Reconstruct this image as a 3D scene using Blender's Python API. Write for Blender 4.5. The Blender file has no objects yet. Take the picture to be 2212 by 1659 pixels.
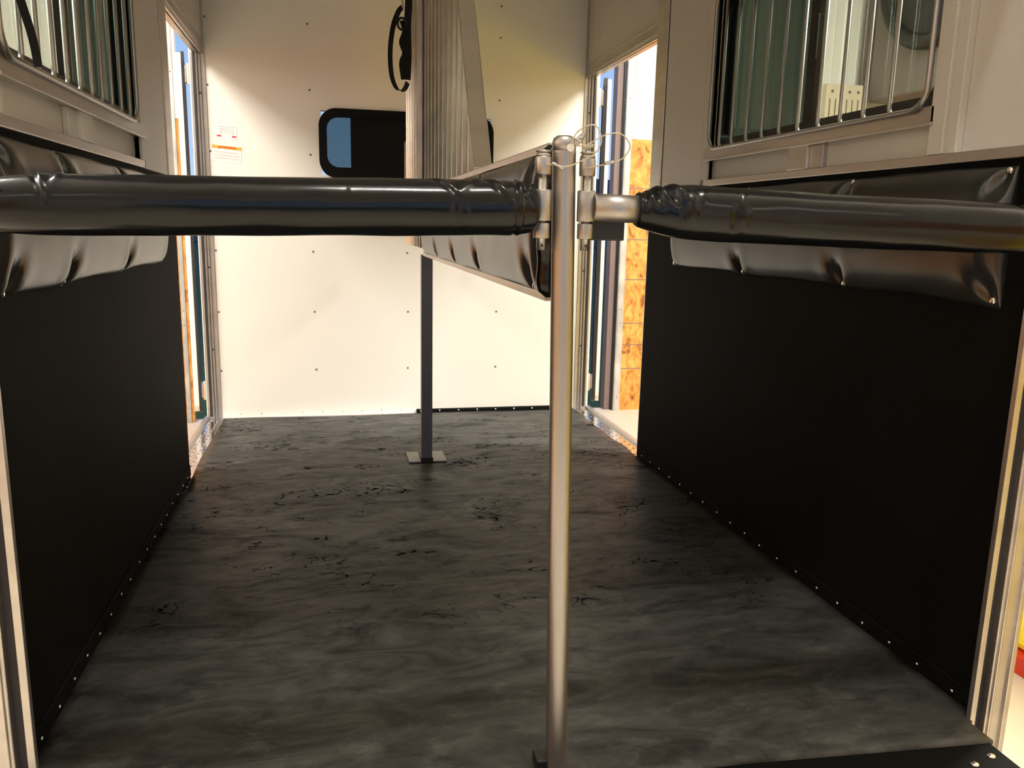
import bpy, bmesh, math, random
from mathutils import Vector, Matrix, noise
random.seed(7)
PI = math.pi
S = bpy.context.scene
C = S.collection

# ------------------------------------------------------------------ camera
def cam_setup():
    cd = bpy.data.cameras.new('camera'); co = bpy.data.objects.new('camera', cd); C.objects.link(co)
    yaw, pit, rol, f = .2198, -.193, .0213, 1752.79
    F = Vector((math.sin(yaw)*math.cos(pit), math.cos(yaw)*math.cos(pit), math.sin(pit)))
    r = F.cross(Vector((0, 0, 1))).normalized(); u = r.cross(F)
    r2 = r*math.cos(rol)+u*math.sin(rol); u2 = r2.cross(F)
    M = Matrix((r2, u2, -F)).transposed().to_4x4(); M.translation = (.5814, 0, .9788)
    co.matrix_world = M
    cd.sensor_width = 36; cd.lens = f/2212*36; cd.clip_start = .02; cd.clip_end = 500
    S.camera = co
cam_setup()

# ------------------------------------------------------------------ world, lamps, exposure
S.view_settings.view_transform = 'Standard'; S.view_settings.look = 'None'
S.view_settings.gamma = 1; S.view_settings.use_curve_mapping = False
S.view_settings.exposure = 0.0
w = bpy.data.worlds.new('dusk'); S.world = w; w.use_nodes = True
nt = w.node_tree; nt.nodes.clear()
tc = nt.nodes.new('ShaderNodeTexCoord'); sp = nt.nodes.new('ShaderNodeSeparateXYZ')
rp = nt.nodes.new('ShaderNodeValToRGB'); bg = nt.nodes.new('ShaderNodeBackground'); ow = nt.nodes.new('ShaderNodeOutputWorld')
nt.links.new(tc.outputs['Generated'], sp.inputs[0]); nt.links.new(sp.outputs[2], rp.inputs[0])
nt.links.new(rp.outputs[0], bg.inputs[0]); nt.links.new(bg.outputs[0], ow.inputs[0])
e = rp.color_ramp.elements
e[0].position = 0; e[0].color = (.62, .78, 1, 1); e[1].position = .6; e[1].color = (.12, .28, .8, 1)
x_ = e.new(.15); x_.color = (.42, .64, 1, 1)
bg.inputs[1].default_value = .95

def area(name, loc, size, power, col, rot=(0, 0, 0)):
    l = bpy.data.lights.new(name, 'AREA'); l.shape = 'RECTANGLE'; l.size, l.size_y = size
    l.energy = power; l.color = col
    o = bpy.data.objects.new(name, l); C.objects.link(o); o.location = loc; o.rotation_euler = rot
    return o
WARM = (1.0, .965, .89)
LAMPS = [  # location, length along x, length along y, watts down, watts up   (strip lamps under the barn roof)
    ((-2.1, 2.3, 3.5), 1.6, .12, 350, 95),
    ((3.95, 2.5, 3.8), 1.7, .12, 500, 150),
    ((1.15, .05, 5.6), 1.1, .16, 130, 3),
    ((-1.9, -2.6, 3.8), 1.8, .12, 9, 2),
    ((3.6, -2.6, 3.8), 2.0, .12, 12, 2),
]
for (L, a, b, pw, pu) in LAMPS:
    area('lamp_light', L, (a, b), pw, WARM)
    area('lamp_light', (L[0], L[1], L[2]+.14), (a, b), pu, WARM, (math.pi, 0, 0))

# ------------------------------------------------------------------ materials
def mat(name, col, rough=.5, metal=0, spec=.5, bump=None, var=None, coat=0, aniso=0):
    m = bpy.data.materials.new(name); m.use_nodes = True; t = m.node_tree; b = t.nodes['Principled BSDF']
    b.inputs['Base Color'].default_value = (*col, 1); b.inputs['Roughness'].default_value = rough
    b.inputs['Metallic'].default_value = metal; b.inputs['Specular IOR Level'].default_value = spec
    b.inputs['Coat Weight'].default_value = coat
    if aniso: b.inputs['Anisotropic'].default_value = aniso
    tc = t.nodes.new('ShaderNodeTexCoord')
    if var:   # (scale xyz, second colour, lo, hi)
        sc, c2, lo, hi = var
        mp = t.nodes.new('ShaderNodeMapping'); mp.inputs['Scale'].default_value = sc
        n = t.nodes.new('ShaderNodeTexNoise'); n.inputs['Scale'].default_value = 1; n.inputs['Detail'].default_value = 6
        r = t.nodes.new('ShaderNodeValToRGB'); r.color_ramp.elements[0].position = lo; r.color_ramp.elements[1].position = hi
        r.color_ramp.elements[0].color = (*col, 1); r.color_ramp.elements[1].color = (*c2, 1)
        t.links.new(tc.outputs['Object'], mp.inputs[0]); t.links.new(mp.outputs[0], n.inputs[0])
        t.links.new(n.outputs[0], r.inputs[0]); t.links.new(r.outputs[0], b.inputs['Base Color'])
    if bump:  # (scale xyz, strength, distance)
        sc, st, ds = bump
        mp = t.nodes.new('ShaderNodeMapping'); mp.inputs['Scale'].default_value = sc
        n = t.nodes.new('ShaderNodeTexNoise'); n.inputs['Scale'].default_value = 1; n.inputs['Detail'].default_value = 3
        bp = t.nodes.new('ShaderNodeBump'); bp.inputs['Strength'].default_value = st; bp.inputs['Distance'].default_value = ds
        t.links.new(tc.outputs['Object'], mp.inputs[0]); t.links.new(mp.outputs[0], n.inputs[0])
        t.links.new(n.outputs[0], bp.inputs['Height']); t.links.new(bp.outputs[0], b.inputs['Normal'])
    return m
M = {}
M['white'] = mat('white_panel', (.80, .775, .71), .38, bump=((6, 6, 6), .12, .01))
M['wallupper'] = mat('pale_wall_skin', (.62, .60, .565), .42, bump=((2, 2, 12), .1, .01))
M['alu'] = mat('mill_aluminium', (.62, .59, .55), .36, 1, bump=((8, 8, 120), .05, .002), var=((3, 3, 20), (.52, .49, .46), .35, .7))
M['aluh'] = mat('rolled_aluminium', (.62, .59, .56), .38, 1, bump=((60, 4, 60), .05, .002), var=((10, 2, 20), (.5, .47, .45), .35, .7))
M['alupost'] = mat('satin_aluminium_tube', (.45, .44, .425), .42, 1, bump=((300, 300, 3), .05, .001), var=((20, 20, 3), (.40, .38, .365), .3, .75))
M['plategrey'] = mat('dull_plate_steel', (.30, .29, .28), .6, .3)
M['weld'] = mat('weld_bead', (.78, .75, .72), .2, 1)
M['steel'] = mat('zinc_steel', (.55, .54, .52), .28, 1)
M['bolt'] = mat('bright_screw_head', (.85, .83, .8), .18, 1)
M['greytube'] = mat('grey_steel_tube', (.16, .15, .17), .5, .4)
M['blackwall'] = mat('black_rubber_wall', (.004, .004, .0036), .7, spec=.06, bump=((90, 90, 90), .15, .002))
M['black'] = mat('black_plastic', (.008, .008, .008), .4)
M['vinyl'] = mat('black_vinyl', (.012, .0125, .014), .34, spec=.65, bump=((260, 260, 260), .12, .0006))
M['sleeve'] = mat('black_vinyl_sleeve', (.004, .0045, .006), .19, spec=.33, coat=.0, bump=((380, 380, 380), .12, .0005))
M['webbing'] = mat('black_webbing', (.01, .01, .012), .8)
M['cord'] = mat('orange_cord', (.45, .12, .03), .7)
M['grating'] = mat('dark_seal', (.02, .018, .02), .55)
M['doorwhite'] = mat('white_door_skin', (.88, .86, .80), .4)
M['mauve'] = mat('mauve_grey_steel', (.17, .125, .12), .5)
M['galv'] = mat('galvanised_channel', (.42, .43, .42), .45, .5, var=((8, 8, 5), (.6, .6, .58), .4, .65))
M['siding'] = mat('white_steel_siding', (.82, .79, .75), .4)
M['bconcrete'] = mat('barn_concrete', (.62, .55, .44), .55, var=((1.5, 1.5, 1.5), (.55, .49, .39), .3, .7), bump=((30, 30, 30), .1, .003))
M['grass'] = mat('grass', (.03, .08, .02), .9, var=((3, 3, 3), (.06, .12, .03), .3, .7), bump=((30, 30, 30), .6, .05))
M['bark'] = mat('bark', (.05, .04, .04), .9)
M['leaf'] = mat('dark_foliage', (.03, .045, .03), .9)
M['hill'] = mat('hill', (.07, .10, .10), .95)
M['yellow'] = mat('yellow_paint', (.85, .72, .02), .35)
M['red'] = mat('red_paint', (.55, .03, .01), .4)
M['orange'] = mat('orange_print', (.95, .38, .05), .5)
M['redprint'] = mat('red_print', (.75, .03, .04), .5)
M['redtext'] = mat('dark_red_print', (.42, .03, .01), .5)
M['greyprint'] = mat('grey_print', (.45, .38, .35), .6)
M['pinkprint'] = mat('pale_pink_print', (.72, .52, .46), .6)
M['decal'] = mat('decal_white', (.86, .83, .77), .4)
M['cable'] = mat('coated_cable', (.62, .55, .42), .35, .5)
M['cream'] = mat('cream_wood', (.68, .58, .44), .5)
M['fangrey'] = mat('grey_housing', (.20, .17, .15), .5)

def vinyl_dusty():
    # wall and divider pads: the same vinyl but with a dusty bloom on it
    m = mat('dusty_black_vinyl', (.012, .012, .012), .24, spec=.6, bump=((300, 300, 300), .06, .0004), var=((5, 5, 5), (.024, .023, .022), .3, .75), coat=.0)
    return m
M['padvinyl'] = vinyl_dusty()
M['winblack'] = mat('matt_black_window', (.004, .004, .004), .5, spec=.12)

def rubber_floor():
    m = bpy.data.materials.new('worn_rubber_mat'); m.use_nodes = True; t = m.node_tree; N = t.nodes; Lk = t.links
    b = N['Principled BSDF']; tc = N.new('ShaderNodeTexCoord')
    def nz(scale, detail=6, dist=0, rough=.6, loc=(0, 0, 0)):
        mp = N.new('ShaderNodeMapping'); mp.inputs['Scale'].default_value = scale; mp.inputs['Location'].default_value = loc
        n = N.new('ShaderNodeTexNoise'); n.inputs['Scale'].default_value = 1; n.inputs['Detail'].default_value = detail
        n.inputs['Distortion'].default_value = dist; n.inputs['Roughness'].default_value = rough
        Lk.new(tc.outputs['Object'], mp.inputs[0]); Lk.new(mp.outputs[0], n.inputs[0]); return n.outputs[0]
    def ramp(src, pts):
        r = N.new('ShaderNodeValToRGB'); r.color_ramp.elements[0].position = pts[0][0]; r.color_ramp.elements[0].color = (*[pts[0][1]]*3, 1)
        r.color_ramp.elements[1].position = pts[-1][0]; r.color_ramp.elements[1].color = (*[pts[-1][1]]*3, 1)
        for p, v in pts[1:-1]:
            q = r.color_ramp.elements.new(p); q.color = (v, v, v, 1)
        Lk.new(src, r.inputs[0]); return r.outputs[0]
    def mth(op, a, b2):
        n = N.new('ShaderNodeMath'); n.operation = op
        for i, v in enumerate((a, b2)):
            if isinstance(v, (int, float)): n.inputs[i].default_value = v
            else: Lk.new(v, n.inputs[i])
        return n.outputs[0]
    big = ramp(nz((2.2, 3.5, 1), 5, .6), [(.3, .0), (.7, 1.)])
    streak = ramp(nz((4.2, 10.5, 1), 10, 1.3, .68), [(.36, 0.), (.70, 1.)])
    # scuffs: thin curly contour lines of a warped noise, kept to patches
    con = nz((4, 7, 1), 2, 2.2)
    line = ramp(con, [(.485, 0.), (.5, 1.), (.506, 1.), (.52, 0.)])
    patch = ramp(nz((4, 6, 1), 3, 0, .5, (3, 1, 0)), [(.50, 0.), (.60, 1.)])
    sy = N.new('ShaderNodeSeparateXYZ'); Lk.new(tc.outputs['Object'], sy.inputs[0]); yy = mth('DIVIDE', sy.outputs[1], 4.2)
    far = ramp(yy, [(.40, 0.), (.5, 1.)]); near = ramp(yy, [(.30, 1.), (.48, .35)])
    scuff = mth('MULTIPLY', mth('MULTIPLY', line, patch), far)
    blot = mth('MULTIPLY', ramp(nz((9, 22, 1), 6, 1.2, .65, (1, 5, 0)), [(.57, 0.), (.72, 1.)]), far)
    scuff = mth('ADD', mth('MULTIPLY', scuff, 1.), mth('MULTIPLY', blot, .5))
    dust = mth('MULTIPLY', ramp(nz((11, 17, 1), 12, .35, .75, (7, 2, 0)), [(.52, 0.), (.78, 1.)]), near)
    big = mth('ADD', big, mth('MULTIPLY', near, .15))
    spk = ramp(nz((70, 70, 1), 3, 0), [(.73, 0.), (.77, 1.)])
    sm = ramp(nz((1.6, 2.6, 1), 3, .3, .5, (4, 2, 0)), [(.35, 0.), (.65, 1.)])
    f1 = mth('MULTIPLY', big, .28); f2 = mth('MULTIPLY', streak, .42); s = mth('ADD', f1, f2); s = mth('ADD', s, mth('MULTIPLY', dust, .85))
    s = mth('SUBTRACT', s, mth('MULTIPLY', scuff, .42)); s = mth('ADD', s, mth('MULTIPLY', mth('MULTIPLY', spk, near), .9))
    cr = N.new('ShaderNodeValToRGB'); cr.color_ramp.elements[0].position = 0; cr.color_ramp.elements[0].color = (.006, .006, .0056, 1)
    cr.color_ramp.elements[1].position = 1; cr.color_ramp.elements[1].color = (.088, .084, .077, 1)
    Lk.new(s, cr.inputs[0]); Lk.new(cr.outputs[0], b.inputs['Base Color'])
    rr = mth('ADD', mth('MULTIPLY', streak, -.08), .50); rr = mth('ADD', rr, mth('MULTIPLY', scuff, .2)); Lk.new(rr, b.inputs['Roughness'])
    sp_ = mth('ADD', mth('MULTIPLY', streak, .17), mth('MULTIPLY', sm, .12)); sp_ = mth('MAXIMUM', mth('SUBTRACT', mth('ADD', sp_, .03), mth('MULTIPLY', scuff, .25)), .0)
    Lk.new(sp_, b.inputs['Specular IOR Level'])
    bp = N.new('ShaderNodeBump'); bp.inputs['Strength'].default_value = .25; bp.inputs['Distance'].default_value = .004
    Lk.new(nz((25, 25, 1), 8), bp.inputs['Height']); Lk.new(bp.outputs[0], b.inputs['Normal'])
    return m
M['rubber'] = rubber_floor()

def osb():
    m = bpy.data.materials.new('strand_board'); m.use_nodes = True; t = m.node_tree; N = t.nodes; Lk = t.links
    b = N['Principled BSDF']; tc = N.new('ShaderNodeTexCoord'); mp = N.new('ShaderNodeMapping'); mp.inputs['Scale'].default_value = (16, 16, 9)
    n = N.new('ShaderNodeTexNoise'); n.inputs['Scale'].default_value = .8; n.inputs['Distortion'].default_value = 2.0; n.inputs['Detail'].default_value = 5
    v = N.new('ShaderNodeTexVoronoi'); v.inputs['Scale'].default_value = 1.6; v.inputs['Randomness'].default_value = 1
    Lk.new(tc.outputs['Object'], mp.inputs[0]); Lk.new(mp.outputs[0], n.inputs[0]); Lk.new(mp.outputs[0], v.inputs[0])
    mx = N.new('ShaderNodeMath'); mx.operation = 'MULTIPLY_ADD'; Lk.new(v.outputs['Color'], mx.inputs[0]); mx.inputs[1].default_value = .25
    Lk.new(n.outputs[0], mx.inputs[2])
    r = N.new('ShaderNodeValToRGB'); E = r.color_ramp.elements
    E[0].position = .42; E[0].color = (.22, .07, .012, 1); E[1].position = .8; E[1].color = (.72, .36, .085, 1)
    q = E.new(.52); q.color = (.52, .20, .030, 1)
    Lk.new(mx.outputs[0], r.inputs[0]); Lk.new(r.outputs[0], b.inputs['Base Color']); b.inputs['Roughness'].default_value = .6
    return m
M['osb'] = osb()

def glass(name, tint, gl=.06):
    m = bpy.data.materials.new(name); m.use_nodes = True; t = m.node_tree; N = t.nodes; N.clear()
    o = N.new('ShaderNodeOutputMaterial'); a = N.new('ShaderNodeBsdfTransparent'); a.inputs[0].default_value = (*tint, 1)
    g = N.new('ShaderNodeBsdfGlossy'); g.inputs['Roughness'].default_value = .03; g.inputs[0].default_value = (.8, .9, .85, 1)
    lw = N.new('ShaderNodeLayerWeight'); lw.inputs[0].default_value = .5; pw = N.new('ShaderNodeMath'); pw.operation = 'POWER'; pw.inputs[1].default_value = 4; f = N.new('ShaderNodeMath'); f.operation = 'MULTIPLY_ADD'; f.inputs[1].default_value = .6; f.inputs[2].default_value = gl*.5
    t.links.new(lw.outputs['Facing'], pw.inputs[0]); t.links.new(pw.outputs[0], f.inputs[0]); mx = N.new('ShaderNodeMixShader')
    t.links.new(f.outputs[0], mx.inputs[0]); t.links.new(a.outputs[0], mx.inputs[1]); t.links.new(g.outputs[0], mx.inputs[2]); t.links.new(mx.outputs[0], o.inputs[0])
    return m
M['glass'] = glass('clear_window_glass', (.66, .70, .66))
M['glassdark'] = glass('dark_green_glass', (.145, .18, .16))
M['glassfront'] = glass('tinted_front_glass', (.36, .42, .43), .02)
M['lampface'] = bpy.data.materials.new('lamp_diffuser'); M['lampface'].use_nodes = True
_b = M['lampface'].node_tree.nodes['Principled BSDF']; _b.inputs['Emission Color'].default_value = (*WARM, 1); _b.inputs['Emission Strength'].default_value = 3

# ------------------------------------------------------------------ geometry helpers
class MB:
    def __init__(s): s.b = bmesh.new(); s.mi = 0
    def quad(s, *p):
        vs = [s.b.verts.new(q) for q in p]; f = s.b.faces.new(vs); f.material_index = s.mi; return s
    def box(s, x0, x1, y0, y1, z0, z1):
        v = [s.b.verts.new((x, y, z)) for x in (x0, x1) for y in (y0, y1) for z in (z0, z1)]
        for i in ((0, 1, 3, 2), (4, 6, 7, 5), (0, 4, 5, 1), (2, 3, 7, 6), (0, 2, 6, 4), (1, 5, 7, 3)):
            f = s.b.faces.new([v[k] for k in i]); f.material_index = s.mi
        return s
    def tube(s, pts, r, n=16, closed=False, sx=1, cap=True):
        pts = [Vector(p) for p in pts]; rings = []; N = len(pts)
        up = None
        for i, p in enumerate(pts):
            if closed: d = pts[(i+1) % N]-pts[i-1]
            else: d = pts[min(i+1, N-1)]-pts[max(i-1, 0)]
            d.normalize()
            if up is None:
                up = Vector((0, 0, 1)) if abs(d.z) < .9 else Vector((1, 0, 0))
            a = up-d*up.dot(d); a.normalize(); bb = d.cross(a); up = a
            rr = r(i/(N-1)) if callable(r) else r
            rings.append([s.b.verts.new(p+(a*math.cos(2*PI*k/n)+bb*math.sin(2*PI*k/n)*sx)*rr) for k in range(n)])
        for i in range(N if closed else N-1):
            A, B = rings[i], rings[(i+1) % N]
            for k in range(n):
                f = s.b.faces.new((A[k], A[(k+1) % n], B[(k+1) % n], B[k])); f.smooth = True; f.material_index = s.mi
        if not closed and cap:
            for R in (rings[0][::-1], rings[-1]):
                f = s.b.faces.new(R); f.material_index = s.mi
        return s
    def blob(s, c, r, sc=(1, 1, 1), amp=.25, sub=3, seed=0):
        res = bmesh.ops.create_icosphere(s.b, subdivisions=sub, radius=1)
        for v in res['verts']:
            d = v.co.normalized(); k = 1+amp*noise.noise(d*2.2+Vector((seed*3.1, seed, 0)))
            v.co = Vector((c[0]+d.x*r*sc[0]*k, c[1]+d.y*r*sc[1]*k, c[2]+d.z*r*sc[2]*k))
            for f in v.link_faces: f.smooth = True
        return s
    def prism(s, poly, a, b, axis=1):
        # poly: 2-D outline, extruded along axis from a to b
        def P(u, v, t): return {0: (t, u, v), 1: (u, t, v), 2: (u, v, t)}[axis]
        A = [s.b.verts.new(P(u, v, a)) for u, v in poly]; B = [s.b.verts.new(P(u, v, b)) for u, v in poly]
        for L_ in (A[::-1], B):
            f = s.b.faces.new(L_); f.material_index = s.mi
        n = len(poly)
        for k in range(n):
            f = s.b.faces.new((A[k], A[(k+1) % n], B[(k+1) % n], B[k])); f.material_index = s.mi
        return s
    def ring(s, outer, inner, a, b, axis=1):
        # frame between two outlines of the same vertex count
        def P(u, v, t): return {0: (t, u, v), 1: (u, t, v), 2: (u, v, t)}[axis]
        n = len(outer); V = [[s.b.verts.new(P(u, v, t)) for u, v in o] for o in (outer, inner) for t in (a, b)]
        for k in range(n):
            j = (k+1) % n
            for X, Y in ((V[0], V[1]), (V[2], V[3]), (V[0], V[2]), (V[1], V[3])):
                f = s.b.faces.new((X[k], X[j], Y[j], Y[k])); f.material_index = s.mi
        return s
    def build(s, name, m, parent=None, bevel=0, smooth=False):
        bmesh.ops.recalc_face_normals(s.b, faces=s.b.faces)
        me = bpy.data.meshes.new(name); s.b.to_mesh(me); s.b.free()
        for k in (m if isinstance(m, (list, tuple)) else [m]): me.materials.append(M[k])
        if smooth:
            for p in me.polygons: p.use_smooth = True
        o = bpy.data.objects.new(name, me); C.objects.link(o)
        if parent is not None:
            o.parent = parent; o.matrix_parent_inverse = Matrix.Translation(-parent_world(parent))
        if bevel:
            bv = o.modifiers.new('b', 'BEVEL'); bv.width = bevel; bv.segments = 2; bv.limit_method = 'ANGLE'
        return o
def parent_world(o):
    v = Vector(o.location); return v+(parent_world(o.parent) if o.parent and o.parent.type == 'EMPTY' else Vector((0, 0, 0)))
def tag(o, label, cat, group=None, kind=None):
    o['label'] = label; o['category'] = cat
    if group: o['group'] = group
    if kind: o['kind'] = kind
    return o
def thing(name, loc, label, cat, group=None):
    o = bpy.data.objects.new(name, None); C.objects.link(o); o.location = loc; o.empty_display_size = .1
    return tag(o, label, cat, group)
def struct(o): o['kind'] = 'structure'; return o
def estruct(name, loc=(0, 0, 0)):
    o = bpy.data.objects.new(name, None); C.objects.link(o); o.location = loc; return struct(o)
def rrect(u0, u1, v0, v1, r, n=8):
    out = []
    for (cu, cv, a0) in ((u1-r, v1-r, 0), (u0+r, v1-r, 90), (u0+r, v0+r, 180), (u1-r, v0+r, 270)):
        for k in range(n+1):
            a = math.radians(a0+90*k/n); out.append((cu+r*math.cos(a), cv+r*math.sin(a)))
    return out
def placed(proto, loc, parent, rot=None):
    c = proto.copy(); C.objects.link(c); c.parent = parent
    c.matrix_parent_inverse = Matrix.Translation(-parent_world(parent)) if parent is not None else Matrix()
    c.location = loc
    if rot: c.rotation_euler = rot
    return c
def head_mesh(r, h, name='screw', m='bolt'):
    me_b = bmesh.new(); segs = 12; rings = [(1, 0), (1, .35), (.8, .8), (.35, 1.)]
    V = [[me_b.verts.new((r*a*math.cos(2*PI*k/segs), r*a*math.sin(2*PI*k/segs), h*b)) for k in range(segs)] for a, b in rings]
    for A, B in zip(V, V[1:]):
        for k in range(segs):
            f = me_b.faces.new((A[k], A[(k+1) % segs], B[(k+1) % segs], B[k])); f.smooth = True
    me_b.faces.new(V[-1]); me_b.faces.new(V[0][::-1])
    me = bpy.data.meshes.new(name); me_b.to_mesh(me); me_b.free(); me.materials.append(M[m]); return me
def put(me, name, loc, parent, rot=(0, 0, 0)):
    o = bpy.data.objects.new(name, me); C.objects.link(o); o.location = loc; o.rotation_euler = rot
    if parent is not None:
        o.parent = parent; o.matrix_parent_inverse = Matrix.Translation(-parent_world(parent))
    return o
RX = {1: (0, PI/2, 0), -1: (0, -PI/2, 0)}      # head facing +x / -x
RYM = (PI/2, 0, 0)                               # head facing -y

XL, XR = .03, 1.86       # inner faces of the lined side walls
YB = 4.17                # front wall
G = -.57                 # barn floor
CEIL = 2.2

# ------------------------------------------------------------------ trailer shell
def side_wall(name, sgn):
    # sgn -1 = left wall; the lining face is at XL / XR, outside skin 5 cm beyond the door plane
    def X(a): return XL-a if sgn < 0 else XR+a        # a = distance outward from lining face
    def bx(m, a0, a1, y0, y1, z0, z1):
        m.box(min(X(a0), X(a1)), max(X(a0), X(a1)), y0, y1, z0, z1)
    y0 = 1.413 if sgn < 0 else 1.263
    wy0, wy1, wz0, wz1 = 1.60, 2.67, 1.25, 1.74
    m = MB()
    bx(m, .012, .07, y0, wy0, 0, CEIL); bx(m, .012, .07, wy0, wy1, 0, wz0); bx(m, .012, .07, wy0, wy1, wz1, CEIL)
    bx(m, .012, .07, wy1, 3.21, 0, CEIL); bx(m, .012, .05, 3.21, YB, 1.735, CEIL)
    wl = struct(m.build(name, 'wallupper'))
    # black rubber lining, lower half
    m = MB(); bx(m, 0, .012, y0, 3.205, .0, 1.125); m.build('rubber_lining', 'blackwall', wl)
    # turned-up flap at the foot of the lining, and the screws in it
    m = MB(); bx(m, -.006, .0, y0, 3.19, .008, .05); m.build('lining_flap', 'blackwall', wl, bevel=.002)
    sm = M_SCREW
    k = 0
    yy = 1.508 if sgn < 0 else 1.336
    while yy < 3.16:
        put(sm, 'screw', (X(-.006), yy+random.uniform(-.006, .006), .026+random.uniform(-.003, .003)), wl, RX[-sgn]); yy += .1
    # cap rail above lining
    m = MB(); bx(m, -.010, .012, y0, 2.70, 1.125, 1.147); m.build('cap_rail', 'aluh', wl, bevel=.002)
    # sill rail under window with a bright lip
    m = MB(); bx(m, -.014, .012, 1.58, 2.70, 1.212, 1.250); bx(m, -.020, -.012, 1.58, 2.70, 1.208, 1.216)
    m.build('sill_rail', 'aluh', wl, bevel=.0015)
    m = MB(); bx(m, -.012, .012, 1.575, 2.70, 1.742, 1.78); m.build('window_head_rail', 'aluh', wl, bevel=.002)
    # studs
    m = MB(); bx(m, -.012, .012, 2.06, 2.155, 1.147, 1.212); bx(m, -.002, .012, 2.0, 2.06, 1.147, 1.212); m.build('stud', 'wallupper' if sgn < 0 else 'alu', wl, bevel=.002)
    for (a, b, dp) in ((2.675, 2.72, .010), (1.545, 1.59, .014)):
        m = MB(); bx(m, -dp, .012, a, b, 1.147, CEIL-.02); bx(m, -dp*.4, .012, a-.03 if a < 2 else a-.0, a if a < 2 else b+.02, 1.147, CEIL-.02)
        m.build('stud', 'wallupper', wl, bevel=.002)
    # panel with soft ribs towards the door, seam, door post
    m = MB(); bx(m, -.004, .012, 2.74, 3.085, .0 if False else 1.125, CEIL-.02); m.build('side_panel', 'wallupper', wl, bevel=.002)
    m = MB(); bx(m, -.006, .0115, 3.10, 3.205, .0 if False else 1.125, CEIL-.02); m.build('door_post', 'alu', wl, bevel=.003)
    m = MB(); bx(m, .005, .075, 3.205, 3.222, 0, 1.74); m.build('door_jamb', 'alu', wl)
    # header channel over the door
    m = MB(); bx(m, .02, .05, 3.21, YB, 1.722, 1.735); bx(m, .010, .025, 3.21, YB, 1.722, 1.79); bx(m, .004, .012, 3.21, YB, 1.738, 1.745); bx(m, .004, .012, 3.21, YB, 1.78, 1.786)
    m.build('door_header', 'aluh', wl)
    m = MB(); bx(m, .008, .0125, 3.24, 4.11, 1.86, CEIL-.03); m.build('header_panel', 'wallupper', wl, bevel=.002)
    # front jamb with its rubber seal
    m = MB(); bx(m, .030, .063, 4.140, YB+.03, 0, 1.725); bx(m, .018, .030, 4.155, YB, 0, 1.8); m.build('front_jamb', 'alu', wl, bevel=.002)
    m = MB(); bx(m, .040, .050, 4.130, 4.141, .02, 1.72); m.build('jamb_seal', 'grating', wl)
    for zz in (.35, .75, 1.15, 1.55):
        put(M_DARKRIVET, 'rivet', (X(.024), 4.155, zz), wl, RYM)
    # corner trim on the front wall
    m = MB(); bx(m, .0, .035, YB-.004, YB, 0, CEIL); m.build('corner_trim', 'alu', wl)
    # top frame above window is solid; exterior skin
    return wl
M_SCREW = head_mesh(.0042, .003)
M_BOLT = head_mesh(.008, .005, 'bolt')
M_PLATEBOLT = head_mesh(.006, .004, 'bolt', 'black')
M_DARKRIVET = head_mesh(.005, .0025, 'rivet', 'mauve')
side_wall('wall_left', -1); side_wall('wall_right', 1)

# front wall with a window opening
m = MB(); fx0, fx1, fz0, fz1 = .545, 1.375, 1.20, 1.50
m.box(-.04, fx0, YB, YB+.04, 0, CEIL); m.box(fx1, 1.94, YB, YB+.04, 0, CEIL); m.box(fx0, fx1, YB, YB+.04, 0, fz0); m.box(fx0, fx1, YB, YB+.04, fz1, CEIL)
wf = struct(m.build('wall_front', 'white'))
for X in (.0365, .4945, .957, 1.419, 1.88):
    for z in (.2416, .534, .831, 1.293, 1.590, 1.885, 2.03):
        if (X == .957 and z > 1.2 and z < 1.6): continue
        put(M_DARKRIVET, 'rivet', (X+random.uniform(-.002, .002), YB, z), wf, RYM)
# rubber lip and clips along the foot of the front wall
m = MB(); m.box(1.0, 1.84, 4.145, 4.17, .0, .022); m.build('mat_lip', 'blackwall', wf, bevel=.003)
for k in range(17):
    put(M_SCREW, 'screw', (.12+k*.1, 4.142 if k > 8 else 4.17, .016 if k > 8 else .02), wf, RYM)

m = MB(); m.box(-.04, 1.94, 1.25, YB+.04, CEIL, CEIL+.04); struct(m.build('ceiling', 'white'))
m = MB(); m.box(-.04, 1.94, 1.32, YB+.04, -.08, 0); m.box(.08, 1.822, 1.16, 1.32, -.08, 0); m.box(1.822, 1.88, 1.275, 1.32, -.08, 0); fl = struct(m.build('floor', 'aluh'))
m = MB(); m.box(-.05, 1.95, 1.24, 1.30, 2.02, CEIL); struct(m.build('trim_1', 'alu'))

# rear frame posts: light lip, dark seal, broad light band
def rear_frame(name, x, y, s):
    # x = inner edge, s = direction outward
    def bx(m, a, b, y0, y1, z0=-.13, z1=CEIL): m.box(min(x+s*a, x+s*b), max(x+s*a, x+s*b), y0, y1, z0, z1)
    o = estruct(name)
    m = MB(); bx(m, 0, .013, y, y+.012); m.build('lip', 'alu', o, bevel=.001)
    m = MB(); bx(m, .013, .030, y+.008, y+.013); m.build('door_seal', 'grating', o)
    m = MB(); bx(m, .030, .078, y-.006, y+.012); bx(m, .036, .042, y-.010, y+.0); bx(m, .066, .078, y-.012, y); m.build('post', 'alu', o, bevel=.002)
    return o
rear_frame('trim_2', .062, 1.40, -1); rear_frame('trim_3', 1.83, 1.25, 1)
put(M_BOLT, 'bolt', (1.865, 1.238, .012), None, RYM) if False else None

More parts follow.
